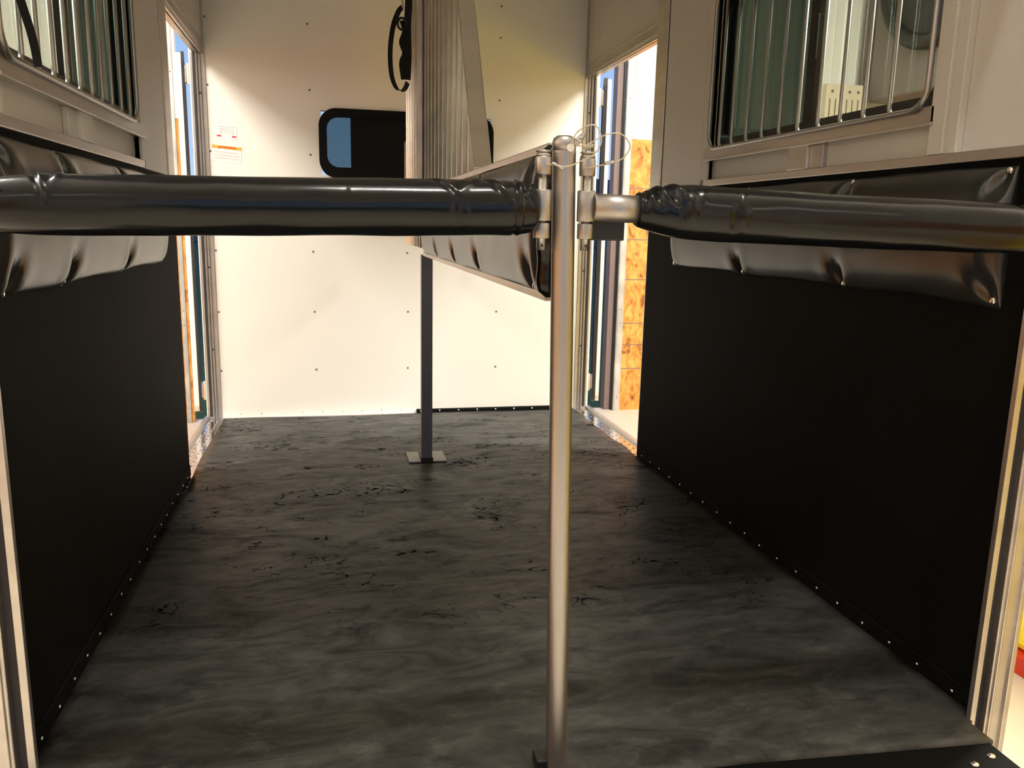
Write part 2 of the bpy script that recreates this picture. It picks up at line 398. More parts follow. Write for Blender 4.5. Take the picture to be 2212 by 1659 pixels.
# threshold diamond plates at both side doors
def plate(name, x0, x1):
    m = MB(); m.box(x0, x1, 3.0, YB, 0, .004); o = struct(m.build(name, 'plate'))
    m = MB(); n = 0
    y = 3.03
    while y < YB-.03:
        for j in range(int((x1-x0)/.028)):
            cx = x0+.018+j*.028; a = PI/4 if (j+n) % 2 else -PI/4
            L_, w_ = .010, .0032; ca, sa = math.cos(a), math.sin(a)
            base = [(cx+ca*u-sa*v, y+sa*u+ca*v) for u, v in ((L_, 0), (0, w_), (-L_, 0), (0, -w_))]
            top = m.b.verts.new((cx, y, .0068)); bs = [m.b.verts.new((p[0], p[1], .004)) for p in base]
            for k in range(4): m.b.faces.new((bs[k], bs[(k+1) % 4], top))
        y += .03; n += 1
    m.build('tread_pattern', 'plate', o)
    return o
M['plate'] = mat('polished_tread_plate', (.66, .66, .68), .14, 1, bump=((12, 12, 12), .2, .004))
plate('trim_4', -.03, .075); plate('trim_5', 1.82, 1.925)
for nm, a, b in (('trim_6', -.05, -.03), ('trim_7', 1.925, 1.95)):
    m = MB(); m.box(a, b, 3.21, YB, -.02, .016); struct(m.build(nm, 'alu', bevel=.003))

# ------------------------------------------------------------------ rubber floor mat (edges a little wavy)
def floor_mat():
    bm = bmesh.new(); nx, ny = 60, 110; top = {}
    for j in range(ny+1):
        v = j/ny; y = 1.215+v*(4.125-1.215)
        xl = .0315 if y < 2.98 else .045+.008*math.sin(y*5)-.018*max(0, y-3.6); xr = 1.858 if y < 3.08 else 1.852+.005*math.sin(y*21)+.006*math.sin(y*6+1)
        if y < 1.42: xl = .085; xr = 1.858 if y > 1.275 else 1.826
        for i in range(nx+1):
            u = i/nx; x = xl+(xr-xl)*u
            yy = y+(-.03*max(0, (u-.7)/.3)+.01*(1-u))*(1-v)**8+.008*math.sin(x*7)*v**20
            z = .009+.0012*noise.noise(Vector((x*3, y*3, 0)))+(.01*max(0, 1-abs(y-1.32)/.12)*u)*0
            top[i, j] = bm.verts.new((x, yy, z))
    for j in range(ny):
        for i in range(nx):
            f = bm.faces.new((top[i, j], top[i+1, j], top[i+1, j+1], top[i, j+1])); f.smooth = True
    ext = bmesh.ops.extrude_edge_only(bm, edges=[e_ for e_ in bm.edges if e_.is_boundary])
    for g in ext['geom']:
        if isinstance(g, bmesh.types.BMVert): g.co.z = .0005
    me = bpy.data.meshes.new('rubber_floor_mat'); bm.to_mesh(me); bm.free(); me.materials.append(M['rubber'])
    o = bpy.data.objects.new('rubber_floor_mat', me); C.objects.link(o)
    return tag(o, 'scuffed dark grey rubber mat covering the whole trailer floor', 'floor mat')
floor_mat()
m = MB(); m.box(.10, 1.82, 1.05, 1.23, -.006, .0045)
rs = tag(m.build('rear_rubber_strip', 'blackwall', bevel=.002), 'dark rubber strip bolted down along the rear edge of the floor', 'rubber strip')
put(M_BOLT, 'bolt', (1.74, 1.135, .004), rs); put(M_BOLT, 'bolt', (1.79, 1.15, .004), rs)

# ------------------------------------------------------------------ padded vinyl panels
def pad_mesh(xf, nrm, y0, y1, z0, z1, T, bolts, wrap=0):
    """bulged pad on plane x=xf facing nrm (+1/-1); bolts = list of y where edges are pinned top and bottom"""
    bm = bmesh.new(); nu, nv = 240, 48; V = {}
    for i in range(nu+1):
        u = i/nu; y = y0+(y1-y0)*u
        for j in range(nv+1):
            v = j/nv; t = abs(2*v-1)
            z = z0+(z1-z0)*v
            eu = min(1, min(y-y0, y1-y)/.05); eu = max(0, eu)
            h = T*(1-t**3)**.62*(.15+.85*math.sin(eu*PI/2)**.7)
            pin = 0
            for b in bolts:
                for zb, sg in ((z0+.008, 1), (z1-.012, -1)):
                    dy = y-b-(.25*(z-zb)*sg); dz = (z-zb)*sg
                    pin = max(pin, math.exp(-(dy/(.012+.28*max(dz, 0)))**2)*math.exp(-(max(dz, 0)/.045)**2))
                    h += T*.10*math.exp(-((abs(dy)-.05)/.03)**2)*math.exp(-(dz/.05)**2)*(1-t**3)**.4
            h = h*(1-.93*pin)+.0025
            h += .0012*noise.noise(Vector((y*9, z*14, 1)))*(1-t)
            V[i, j] = bm.verts.new((xf+nrm*h, y, z+(.003*math.sin(y*13) if j in (0, nv) else 0)))
    for i in range(nu):
        for j in range(nv):
            f = bm.faces.new((V[i, j], V[i+1, j], V[i+1, j+1], V[i, j+1])); f.smooth = True
    ext = bmesh.ops.extrude_edge_only(bm, edges=[e_ for e_ in bm.edges if e_.is_boundary])
    for g in ext['geom']:
        if isinstance(g, bmesh.types.BMVert): g.co.x = xf
    bmesh.ops.recalc_face_normals(bm, faces=bm.faces)
    return bm
def add_pad(parent, xf, nrm, y0, y1, z0, z1, T, bolts, name='vinyl_cover', m='padvinyl'):
    bm = pad_mesh(xf, nrm, y0, y1, z0, z1, T, bolts); me = bpy.data.meshes.new(name); bm.to_mesh(me); bm.free(); me.materials.append(M[m])
    o = bpy.data.objects.new(name, me); C.objects.link(o); o.parent = parent; o.matrix_parent_inverse = Matrix.Translation(-parent_world(parent))
    for b in bolts:
        for zb in (z0+.010, z1-.012):
            put(M_BOLT, 'bolt', (xf+nrm*.004, b, zb), parent, RX[nrm])
    return o
t = thing('wall_pad', (XL, 2.2, .84), 'long black vinyl pad bolted along the left wall under the barred window', 'pad')
add_pad(t, XL, 1, 1.47, 2.905, .838, 1.112, .034, (1.53, 1.86, 2.36, 2.885))
t = thing('wall_pad', (XR, 2.2, .84), 'long black vinyl pad bolted along the right wall under the barred window', 'pad')
add_pad(t, XR, -1, 1.345, 2.93, .842, 1.114, .034, (1.364, 1.85, 2.378, 2.915))

# ------------------------------------------------------------------ centre divider
DX = .945
t = thing('stall_divider', (DX, 2.2, .86), 'black padded centre divider running from the round rear post to the square grey post', 'divider')
m = MB(); m.box(DX-.008, DX+.008, 1.315, 3.2, .868, 1.10); m.build('board', 'blackwall', t)
m = MB(); m.box(DX-.016, DX+.016, 1.32, 3.2, .855, .869); m.build('bottom_rail', 'alu', t, bevel=.002)
m = MB(); m.box(DX-.016, DX+.016, 1.32, 3.2, 1.098, 1.112); m.build('top_rail', 'alu', t, bevel=.002)
add_pad(t, DX-.008, -1, 1.33, 3.17, .866, 1.100, .022, (1.40, 1.93, 2.32, 2.72, 3.15), m='padvinyl')
add_pad(t, DX+.008, 1, 1.33, 3.17, .866, 1.100, .022, (1.40, 1.93, 2.32, 2.72, 3.15), m='padvinyl')
# wrapped black end
m = MB(); pts = []
for k in range(25):
    a = k/24; z = .862+a*(1.108-.862); pts.append((DX-.012, 1.312+.006*math.sin(a*9), z))
m.tube(pts, lambda s: .017*(1-abs(2*s-1)**6)**.5+.004+.002*math.sin(s*21), 18); m.build('end_wrap', 'sleeve', t)

# ribbed head divider above
t = thing('head_divider', (DX, 3.0, 1.12), 'tall ribbed aluminium head partition with a slanted frame edge above the divider', 'partition')
def ribsheet():
    # vertical ribs in plane x; outline: slanted rear edge, steps at the bottom
    m = MB(); y = 2.03; pitch = .1
    def zbot(y): return 1.113 if y < 3.2 else (.882 if y < 4.03 else 1.39)
    def ztop(y):
        zs = 1.11+(y-2.03)/.63
        return min(CEIL-.002, zs)
    k = 0
    while y < 4.03:
        a, b = y, y+pitch; z0 = zbot((a+b)/2); z1 = ztop(b) if True else 0
        if z1 > z0+.01:
            m.box(DX-.004, DX+.004, a, b, z0, max(z0+.005, ztop(a)))
            for s in (-1, 1):
                hh = .006
                P = [(a+.004, 0), (a+.010, .009), (a+.030, .009), (a+.036, 0)]
                for q in range(3):
                    (ya, ha), (yb, hb) = P[q], P[q+1]; z1 = ztop(a) 
                    xa, xb = DX+s*(.004+ha), DX+s*(.004+hb)
                    m.quad((xa, ya, z0), (xb, yb, z0), (xb, yb, z1), (xa, ya, z1))
        y += pitch; k += 1
    return m
ribsheet().build('ribbed_sheet', 'alu', t)
# slanted tube: rear face 4.5 cm wide
m = MB(); w2 = .023
A = [(DX-w2, 2.0, 1.113), (DX+w2, 2.0, 1.113), (DX+w2, 2.012, 1.113), (DX-w2, 2.012, 1.113)]
zt = CEIL-.002; dy = (zt-1.113)*.63
B = [(p[0], p[1]+dy, zt) for p in A]
va = [m.b.verts.new(p) for p in A]; vb = [m.b.verts.new(p) for p in B]
m.b.faces.new(va[::-1]); m.b.faces.new(vb)
for k in range(4): m.b.faces.new((va[k], va[(k+1) % 4], vb[(k+1) % 4], vb[k]))
m.build('slanted_frame', 'alu', t, bevel=.003)
m = MB(); m.box(DX-.012, DX+.012, 4.03, 4.065, 1.17, 1.36); m.build('edge_channel', 'aluh', t, bevel=.002)

# square grey post with its floor plates
t = thing('square_post', (.95, 3.25, 0), 'slim square grey steel post standing on a bolted floor plate', 'post')
m = MB(); m.box(.928, .972, 3.23, 3.274, .009, .858); m.build('tube', 'greytube', t, bevel=.003)
for (a, b) in ((.876, .925), (.975, 1.032)):
    m = MB(); m.box(a, b, 3.225, 3.375, .0105, .0155); o = m.build('floor_plate', 'plategrey', t, bevel=.001)
    for xx in (a+.014, b-.014):
        for yy in (3.255, 3.30, 3.35):
            put(M_PLATEBOLT, 'bolt', (xx, yy, .0155), o)
m = MB(); m.box(.925, .975, 3.222, 3.285, .0105, .03); m.build('socket', 'black', t, bevel=.002)
m = MB(); m.box(.925, .928, 3.23, 3.274, .86, CEIL); m.box(.928, .941, 3.23, 3.272, .858, .868)
m.b.free(); m = MB(); m.box(.916, .9315, 3.228, 3.30, 1.113, CEIL-.002); m.build('upper_upright', 'alu', t, bevel=.002)

# ------------------------------------------------------------------ rear round post with hinge knuckles
PX, PY = .936, 1.255
t = thing('round_post', (PX, PY, .01), 'round satin aluminium rear post with welded hinge knuckles near its top', 'post')
m = MB(); pts = [(PX+.026*(1-z/1.12), PY+.012*(1-z/1.12), z) for z in [.0095+k*(1.094-.0095)/24 for k in range(25)]]
m.tube(pts, .0185, 40, cap=False)
m.tube([(PX, PY, 1.094), (PX, PY, 1.105), (PX, PY, 1.112), (PX, PY, 1.116)], lambda s: (.0185, .0183, .0165, .011)[min(3, int(s*3.01))], 40)
m.build('pipe', 'alupost', t)
m = MB(); m.box(PX-.012, PX+.07, PY-.01, PY+.07, .0, .0)
m.b.free()
m = MB(); m.box(.925, .955, 1.262, 1.30, .0095, .03); m.build('foot_socket', 'black', t, bevel=.003)
def knuckle(parent, x, z0, z1, r=.0125, name='knuckle', y=PY-.012):
    m = MB(); m.tube([(x, y, z0), (x, y, z0+.0015), (x, y, z1-.0015), (x, y, z1)], lambda s: r if .1 < s < .9 else r*.93, 28)
    return m.build(name, 'alupost', parent)
HL, HR = .9005, .9715
for hx, sx in ((HL, 1), (HR, -1)):
    for z0, z1 in ((1.056, 1.083), (.960, .984)):
        o = knuckle(t, hx, z0, z1)
        m = MB(); zz = (z0+z1)/2
        for q in range(3): m.blob((hx+sx*.0150+random.uniform(-.002, .002), PY-.015, zz+(q-1)*.0075), .0068, (1.1, .9, .9), .5, 3, q+zz*9+hx*7)
        m.build('weld', 'weld', o)
# pop washer on the front of the pipe
m = MB(); m.tube([(PX+.005, PY-.017, 1.097), (PX+.005, PY-.0215, 1.097)], .0060, 20); o = m.build('washer', 'decal', t)
m = MB(); m.tube([(PX+.005, PY-.0205, 1.097), (PX+.005, PY-.0222, 1.097)], .0018, 12); m.build('hole', 'black', o)

def smooth_path(P, n=10):
    P = [Vector(p) for p in P]; out = []
    for i in range(len(P)-1):
        p0, p1, p2, p3 = P[max(i-1, 0)], P[i], P[i+1], P[min(i+2, len(P)-1)]
        for k in range(n):
            s = k/n; out.append(.5*((2*p1)+(-p0+p2)*s+(2*p0-5*p1+4*p2-p3)*s*s+(-p0+3*p1-3*p2+p3)*s**3))
    out.append(P[-1]); return out
def W_(px, pz, y=1.215):   # small local grid around the post top, 0.73 mm steps
    return (.967+(px-1285)*.00073, y, 1.126-(pz-272)*.00073)
def pin(hx, path, crimps, label):
    y = PY-.012
    t = thing('hinge_pin', (hx, y, .942), label, 'hinge pin')
    m = MB(); m.tube([(hx, y, .942), (hx, y, 1.084)], .0068, 18); m.build('shaft', 'steel', t)
    m = MB(); m.tube([(hx, y-.0060, .949), (hx, y-.0072, .949)], .0018, 10); m.build('cotter_hole', 'black', t)
    m = MB(); m.tube([(hx, y, 1.0835), (hx, y, 1.086), (hx, y, 1.089)], lambda s: .0115 if s < .6 else .0085, 20)
    m.tube([(hx+.0105*math.cos(a), y+.0105*math.sin(a), 1.091) for a in [2*PI*k/24 for k in range(24)]], .0014, 8, closed=True)
    m.build('head', 'steel', t)
    m = MB(); m.tube(smooth_path(path), .00105, 8); m.build('cable', 'cable', t)
    for a, b in crimps:
        m = MB(); m.tube([a, Vector(a).lerp(Vector(b), .33), Vector(a).lerp(Vector(b), .5), Vector(a).lerp(Vector(b), .67), b], lambda s: .0026 if abs(s-.5) > .2 else .0019, 12); m.build('crimp', 'steel', t)
pin(HL, [W_(1248, 300, 1.222), W_(1254, 284), W_(1268, 273, 1.2), W_(1284, 272, 1.195), W_(1296, 288, 1.195), W_(1299, 308, 1.2), W_(1288, 326, 1.205), W_(1264, 340, 1.21), W_(1236, 352, 1.215), W_(1212, 350, 1.222), W_(1192, 346, 1.235)],
    [(W_(1228, 357, 1.216), W_(1205, 345, 1.222))], 'steel hinge pin left of the round post, on a looped cable')
pin(HR, [W_(1254, 308, 1.222), W_(1270, 310, 1.21), W_(1290, 298, 1.2), W_(1310, 288, 1.195), W_(1334, 286, 1.19), W_(1352, 298, 1.19), W_(1357, 314, 1.19), W_(1346, 333, 1.195), W_(1328, 342, 1.2), W_(1305, 348, 1.21), W_(1288, 352, 1.225), W_(1276, 350, 1.24)],
    [(W_(1330, 341, 1.199), W_(1312, 344, 1.206))], 'steel hinge pin right of the round post, on a looped cable')
t = thing('swivel_snap', (PX+.012, 1.232, 1.10), 'small zinc clip holding both lanyard cables to the post top', 'clip')
m = MB(); c = Vector((PX+.0155, 1.226, 1.108))
for k, (dx, dz, r) in enumerate(((-.004, -.006, .0045), (-.001, -.001, .0052), (.003, .004, .0050), (.006, .008, .0036))):
    m.blob((c.x+dx, c.y, c.z+dz), r, (1, .8, .8), .7, 3, k+3)
m.build('clip_body', 'steel', t)
m = MB()
for k in range(4): m.blob((c.x+.010+k*.0035, c.y, c.z-.010+.002*(k % 2)), .0030, (1, .8, 1), .7, 3, k+11)
m.build('nut', 'steel', t)

# ------------------------------------------------------------------ padded butt bars
def sleeve(parent, P0, P1, R, r0, r1, creases, t0=.0, t1=1.0, taper0=.1, taper1=.1, sag=0, seed=0, name='padded_sleeve'):
    P0, P1 = Vector(P0), Vector(P1); d = (P1-P0); L_ = d.length; dn = d.normalized()
    up = Vector((0, 0, 1)); up = (up-dn*up.dot(dn)).normalized(); sd = dn.cross(up)
    bm = bmesh.new(); nu, nv = 260, 72; V = {}
    for i in range(nu+1):
        s = i/nu; c = P0+d*s+up*(-sag*math.sin(PI*s))
        k0 = min(1, s/taper0); k1 = min(1, (1-s)/taper1)
        base = R*1.0; ra = r0+(R-r0)*math.sin(k0*PI/2); rb = r1+(R-r1)*math.sin(k1*PI/2); base = min(ra, rb)
        for j in range(nv):
            th = 2*PI*j/nv
            r = base+.0010*noise.noise(Vector((s*10+seed, math.cos(th)*1.5, math.sin(th)*1.5)))
            for (cs, cth, wd, dp, ext, skew) in creases:
                da = (th-cth+PI) % (2*PI)-PI
                ds = (s-cs-skew*da)*L_
                en = math.exp(-(da/ext)**2)
                r += -dp*en*math.exp(-(ds/wd)**2)+dp*.75*en*math.exp(-((ds-2.0*wd)/(wd*1.2))**2)
            if i in (0, nu): r *= .93
            V[i, j] = bm.verts.new(c+(up*math.cos(th)+sd*math.sin(th))*r)
    for i in range(nu):
        for j in range(nv):
            f = bm.faces.new((V[i, j], V[i, (j+1) % nv], V[i+1, (j+1) % nv], V[i+1, j])); f.smooth = True
    bm.faces.new([V[0, j] for j in range(nv)][::-1]); bm.faces.new([V[nu, j] for j in range(nv)])
    bmesh.ops.recalc_face_normals(bm, faces=bm.faces)
    me = bpy.data.meshes.new(name); bm.to_mesh(me); bm.free(); me.materials.append(M['sleeve'])
    o = bpy.data.objects.new(name, me); C.objects.link(o); o.parent = parent; o.matrix_parent_inverse = Matrix.Translation(-parent_world(parent)); return o
TOP = 0; FR = None
# th: 0 = top ; direction of sd decides which side faces the camera (sd = dn x up = -y for +x bars)
t = thing('butt_bar', (.5, 1.24, .96), 'black vinyl padded bar spanning from the left frame to the round post', 'bar')
cre = [(.075, .5, .003, .0035, .7, .02), (.10, .2, .004, .0025, .5, .0), (.80, .5, .004, .0030, .5, .05), (.86, .3, .005, .0040, .5, -.05), (.905, .5, .004, .0035, .6, .03), (.83, 1.9, .006, .002, .7, .0), (.62, 1.2, .003, .0006, .4, 0),
       (.955, 0, .0022, .0060, 3.0, 0), (.972, .6, .003, .004, .8, .02), (.985, .2, .003, .003, .7, -.02)]
sleeve(t, (.145, 1.235, .992), (.886, 1.232, 1.005), .0415, .036, .034, cre, taper0=.10, taper1=.07, seed=1)
# seam band at the far-left end
sleeve(t, (.085, 1.245, .988), (.152, 1.238, .992), .0375, .034, .036, [(.95, 0, .002, .003, 3, 0), (.5, .6, .006, .003, .6, .1)], taper0=.3, taper1=.2, seed=5, name='end_cap')
m = MB(); m.tube([(.155, 1.195, 1.0195), (.155, 1.1935, 1.021)], .003, 12); m.build('snap_button', 'bolt', t)
m = MB(); m.tube([(.03, 1.40, .985), (.05, 1.32, .986), (.09, 1.25, .988)], .017, 24); m.build('tube', 'alupost', t)
o = knuckle(t, HL, .9865, 1.034, .0140, 'hinge_barrel')
m = MB()
for q in range(4): m.blob((HL-.0130, PY-.014, .991+q*.0115), .0062, (.9, 1, 1.1), .4, 3, q+31)
m.build('weld', 'weld', o)

t = thing('butt_bar', (1.4, 1.24, .96), 'black vinyl padded bar with a bare aluminium stub spanning to the right frame', 'bar')
cre = [(.010, .6, .004, .005, 1.0, .00), (.030, .5, .005, .008, .7, .012), (.062, .6, .006, .009, .6, .02), (.09, 1.4, .006, .004, .5, .0), (.12, .9, .004, .0015, .4, 0),
       (.205, 1.7, .006, .004, .45, 0), (.215, .9, .003, .0012, .3, 0), (.93, .4, .01, .003, .8, 0)]
sleeve(t, (1.055, 1.243, 1.008), (1.80, 1.225, .990), .0435, .027, .036, cre, taper0=.13, taper1=.10, seed=9, sag=.002)
m = MB(); m.tube([(HR+.010, PY-.012, 1.009), (1.07, 1.243, 1.0075)], .0215, 36); m.build('tube', 'alupost', t)
m = MB(); m.tube([(1.79, 1.225, .990), (1.84, 1.235, .990)], .02, 24); m.build('end_tube', 'alupost', t)
o = knuckle(t, HR, .9865, 1.034, .0140, 'hinge_barrel')
m = MB()
for q in range(6):
    a = -PI/2+q*PI/5; m.blob((HR+.0145, PY-.016-.004*math.cos(a), 1.009+.019*math.sin(a)), .0052, (.9, 1, 1), .4, 3, q+51)
m.build('weld', 'weld', o)
m = MB(); m.box(.987, 1.044, 1.262, 1.272, .958, .995); m.build('rubber_flap', 'black', t, bevel=.002)

# ------------------------------------------------------------------ side windows and their guards
def side_window(num, s):
    xf = XL if s < 0 else XR
    def X(a): return xf-a if s < 0 else xf+a
    w_ = estruct('window_%d' % num)
    y0, y1, z0, z1 = 1.60, 2.67, 1.25, 1.74
    m = MB(); m.ring(rrect(y0, y1, z0, z1, .03), rrect(y0+.02, y1-.02, z0+.028, z1-.022, .03), min(X(.012), X(.05)), max(X(.012), X(.05)), 0); m.build('window_frame', 'black', w_)
    ym = 2.14
    m = MB(); m.box(min(X(.028), X(.045)), max(X(.028), X(.045)), ym-.022, ym+.022, z0+.02, z1-.02); m.build('meeting_rail', 'black', w_)
    m = MB(); m.box(min(X(.018), X(.026)), max(X(.018), X(.026)), ym-.028, ym-.012, 1.44, 1.56); m.build('latch', 'black', w_, bevel=.004)
    m = MB(); m.box(min(X(.032), X(.036)), max(X(.032), X(.036)), ym+.02, y1-.02, z0+.02, z1-.02); m.build('pane', 'glassdark', w_)
    m = MB(); m.box(min(X(.040), X(.044)), max(X(.040), X(.044)), y0+.02, ym-.02, z0+.02, z1-.02); m.build('pane', 'glass', w_)
    return w_
side_window(1, -1); side_window(2, 1)
def guard(s, ys, y0, y1, label):
    xf = XL if s < 0 else XR; xi = xf+.020 if s < 0 else xf-.020
    t = thing('window_guard', (xi, (y0+y1)/2, 1.23), label, 'window guard')
    z0, z1 = 1.245, 1.745
    path = [(xi, a, b) for a, b in rrect(y0, y1, z0, z1, .05, 6)]
    m = MB(); m.tube(path, .0065, 12, closed=True); m.build('frame_tube', 'alupost', t)
    for y in ys:
        m = MB(); m.tube([(xi, y-.010, z0+.002), (xi, y-.004, z0+.005), (xi, y, z0+.016), (xi, y, z1)], .0052, 12)
        m.build('bar', 'alupost', t)
guard(1, [1.722, 1.818, 1.911, 2.009, 2.106, 2.202, 2.299, 2.395, 2.489, 2.575], 1.60, 2.655, 'barred aluminium guard over the right side window')
guard(-1, [1.682, 1.772, 1.861, 1.949, 2.040, 2.132, 2.218, 2.309, 2.404, 2.50], 1.585, 2.59, 'barred aluminium guard over the left side window')

# front window
w3 = estruct('window_3')
m = MB(); m.ring(rrect(.534, 1.389, 1.186, 1.513, .085, 12), rrect(.572, 1.352, 1.238, 1.475, .055, 12), YB-.012, YB+.03, 1); m.build('window_frame', 'winblack', w3)
m = MB(); m.box(.685, 1.245, YB+.0, YB+.02, 1.23, 1.48); m.build('centre_pane', 'winblack', w3)
m = MB(); m.box(.56, .69, YB+.008, YB+.012, 1.23, 1.48); m.build('pane', 'glassfront', w3)
m = MB(); m.box(1.24, 1.36, YB+.008, YB+.012, 1.23, 1.48); m.build('pane', 'glassfront', w3)

# ------------------------------------------------------------------ escape doors, swung forward outside the trailer
def escape_door(num, s, x0, x1, g0, g1, hy):
    d = estruct('door_%d' % num, ((x0+x1)/2, 4.25, .01))
    m = MB(); m.prism(rrect(4.25, 5.0, .012, 1.745, .05, 6), x0, x1, 0); m.build('panel', 'doorwhite', d)
    m = MB(); m.ring(rrect(4.245, 5.005, .008, 1.752, .055, 8), rrect(4.285, 4.965, .05, 1.71, .04, 8), g0, g1, 0); m.build('gasket', 'grating', d)
    for hz in (.10, 1.60):
        m = MB(); xa, xb = (g1, -.045) if s < 0 else (1.955, g0)
        m.box(min(xa, xb), max(xa, xb), 4.205, 4.245, hz, hz+.075); m.tube([((xa+xb)/2, 4.20, hz-.01), ((xa+xb)/2, 4.20, hz+.085)], .006, 12); m.build('hinge', 'alu', d, bevel=.002)
    return d
escape_door(1, -1, -.111, -.087, -.087, -.072, 4.25).rotation_euler = (0, 0, .15)
escape_door(2, 1, 2.010, 2.030, 1.989, 2.010, 4.25).rotation_euler = (0, 0, -.31)

# ------------------------------------------------------------------ decals on the front wall
def decal_text(body, size, loc, m, parent, rot):
    cu = bpy.data.curves.new('lettering', 'FONT'); cu.body = body; cu.size = size; cu.align_x = 'CENTER'; cu.align_y = 'CENTER'; cu.extrude = .0002; cu.offset = size*.02
    o = bpy.data.objects.new('lettering', cu); C.objects.link(o)
    dg = bpy.context.evaluated_depsgraph_get(); me = bpy.data.meshes.new_from_object(o.evaluated_get(dg)); bpy.data.objects.remove(o)
    me.materials.clear(); me.materials.append(M[m]); o = bpy.data.objects.new('lettering', me); C.objects.link(o)
    o.location = loc; o.rotation_euler = (PI/2, rot, 0); o.parent = parent; o.matrix_parent_inverse = Matrix.Translation(-parent_world(parent)); return o
def strip(m, cx, cz, hw, hh, rot, y0=YB-.0016, y1=YB-.0008):
    ca, sa = math.cos(rot), math.sin(rot)
    P = [(cx+ca*u+sa*v, cz-sa*u+ca*v) for u, v in ((-hw, -hh), (hw, -hh), (hw, hh), (-hw, hh))]
    m.prism(P, y0, y1, 1)
t = thing('warning_decal', (.107, YB, 1.28), 'white decal with an orange WARNING band on the front wall by the left door', 'decal')
R_ = .075
m = MB(); strip(m, .107, 1.280, .067, .036, R_, YB-.0008, YB); m.build('sheet', 'decal', t)
m = MB(); strip(m, .1095, 1.3105, .067, .0072, R_, YB-.0014, YB-.0006); m.build('band', 'orange', t, bevel=.0005)
decal_text('WARNING', .0145, (.117, YB-.0018, 1.3098), 'redtext', t, R_)
m = MB(); m.prism([(.070, 1.3078), (.082, 1.3069), (.0764, 1.3180)], YB-.0020, YB-.0012, 1); m.build('alert_triangle', 'redtext', t)
m = MB(); rr = random.Random(3)
for r in range(3):
    x = -.055
    while x < .055:
        w1 = rr.uniform(.003, .008); strip(m, .105+x+w1/2+.003, 1.292-r*.0135-(x)*R_-.004, w1/2, .0028, R_+rr.uniform(-.5, .5)); x += w1+.003
m.build('small_print', 'pinkprint', t)
t = thing('notice_decal', (.115, YB, 1.36), 'small white notice decal with grey lines and red bar ends above the warning decal', 'decal')
m = MB(); strip(m, .113, 1.380, .044, .034, .05, YB-.0008, YB); m.build('sheet', 'decal', t)
m = MB()
for r in range(4):
    x = -.034
    while x < .03:
        w1 = rr.uniform(.004, .016); w1 = min(w1, .034-x); strip(m, .115+x+w1/2, 1.404-r*.0092-x*.05, w1/2, .0014, .05); x += w1+rr.uniform(.003, .008)
m.build('small_print', 'greyprint', t)
m = MB(); strip(m, .0775, 1.3640, .0098, .0036, .05); m.build('bar_end', 'redprint', t)
m = MB(); strip(m, .1445, 1.3606, .0092, .0036, .05); m.build('bar_end', 'redprint', t)

# ------------------------------------------------------------------ strap hanging by the head divider
t = thing('hanging_strap', (.915, 3.6, 1.5), 'looped black webbing strap with buckle hanging beside the ribbed partition', 'strap')
def ribbon(pts, w_, th, name, m_, parent):
    P = smooth_path(pts, 8); bm = bmesh.new(); R = []
    for i, p in enumerate(P):
        s = i/(len(P)-1); a = .72 if name == 'loop' else 1.15+.35*math.sin(s*3.3); ww = w_(s) if callable(w_) else w_
        d = (P[min(i+1, len(P)-1)]-P[max(i-1, 0)]).normalized(); sx = Vector((math.sin(a), math.cos(a), 0)); sx = (sx-d*sx.dot(d)).normalized(); nn = d.cross(sx)
        R.append([bm.verts.new(p+sx*u*ww/2+nn*v*th/2) for u, v in ((-1, -1), (1, -1), (1, 1), (-1, 1))])
    for A, B in zip(R, R[1:]):
        for k in range(4): bm.faces.new((A[k], A[(k+1) % 4], B[(k+1) % 4], B[k]))
    bm.faces.new(R[0][::-1]); bm.faces.new(R[-1]); bmesh.ops.recalc_face_normals(bm, faces=bm.faces)
    me = bpy.data.meshes.new(name); bm.to_mesh(me); bm.free(); me.materials.append(M[m_]); o = bpy.data.objects.new(name, me); C.objects.link(o)
    o.parent = parent; o.matrix_parent_inverse = Matrix.Translation(-parent_world(parent)); return o
def SP(px, pz, y=3.55):  # 1.92 mm grid at the strap's own distance
    return (.905+(px-905)*.00198+(y-3.55)*-.04, y, 1.53-(pz-210)*.00207)
ribbon([SP(894, 60), SP(886, 70), SP(876, 95), SP(870, 130), SP(869, 160), SP(872, 190), SP(880, 210), SP(890, 216), SP(899, 212), SP(905, 200)], .03, .002, 'loop', 'webbing', t)
ribbon([SP(909, 25), SP(907, 60), SP(905, 100), SP(906, 150), SP(904, 195)], .030, .003, 'strap_tail', 'webbing', t)
ribbon([SP(893, 85), SP(899, 105), SP(893, 125), SP(900, 145), SP(894, 165), SP(898, 195)], lambda s: .018+.012*s, .004, 'strap_tail', 'webbing', t)
ribbon([SP(900, 82), SP(905, 95), SP(896, 110), SP(902, 135)], .014, .004, 'strap_tail', 'webbing', t)
m = MB(); m.tube([SP(893+9*math.cos(a), 92+11*math.sin(a), 3.54) for a in [2*PI*k/20 for k in range(20)]], .005, 8, closed=True); m.build('buckle', 'black', t)
m = MB(); m.tube(smooth_path([SP(893, -60), SP(894, 0), SP(893, 30), SP(896, 62)]), .004, 8); m.build('cord', 'cable', t)
m = MB(); m.tube(smooth_path([SP(898, -60), SP(897, -10), SP(902, 10), SP(908, 25)]), .0035, 8); m.tube(smooth_path([SP(902, -60), SP(904, -10), SP(899, 12), SP(896, 40)]), .0025, 8); m.build('orange_cord', 'cord', t)
m = MB(); m.tube(smooth_path([SP(870, -60), SP(880, -75), SP(900, -70)]), .003, 8); m.b.free()

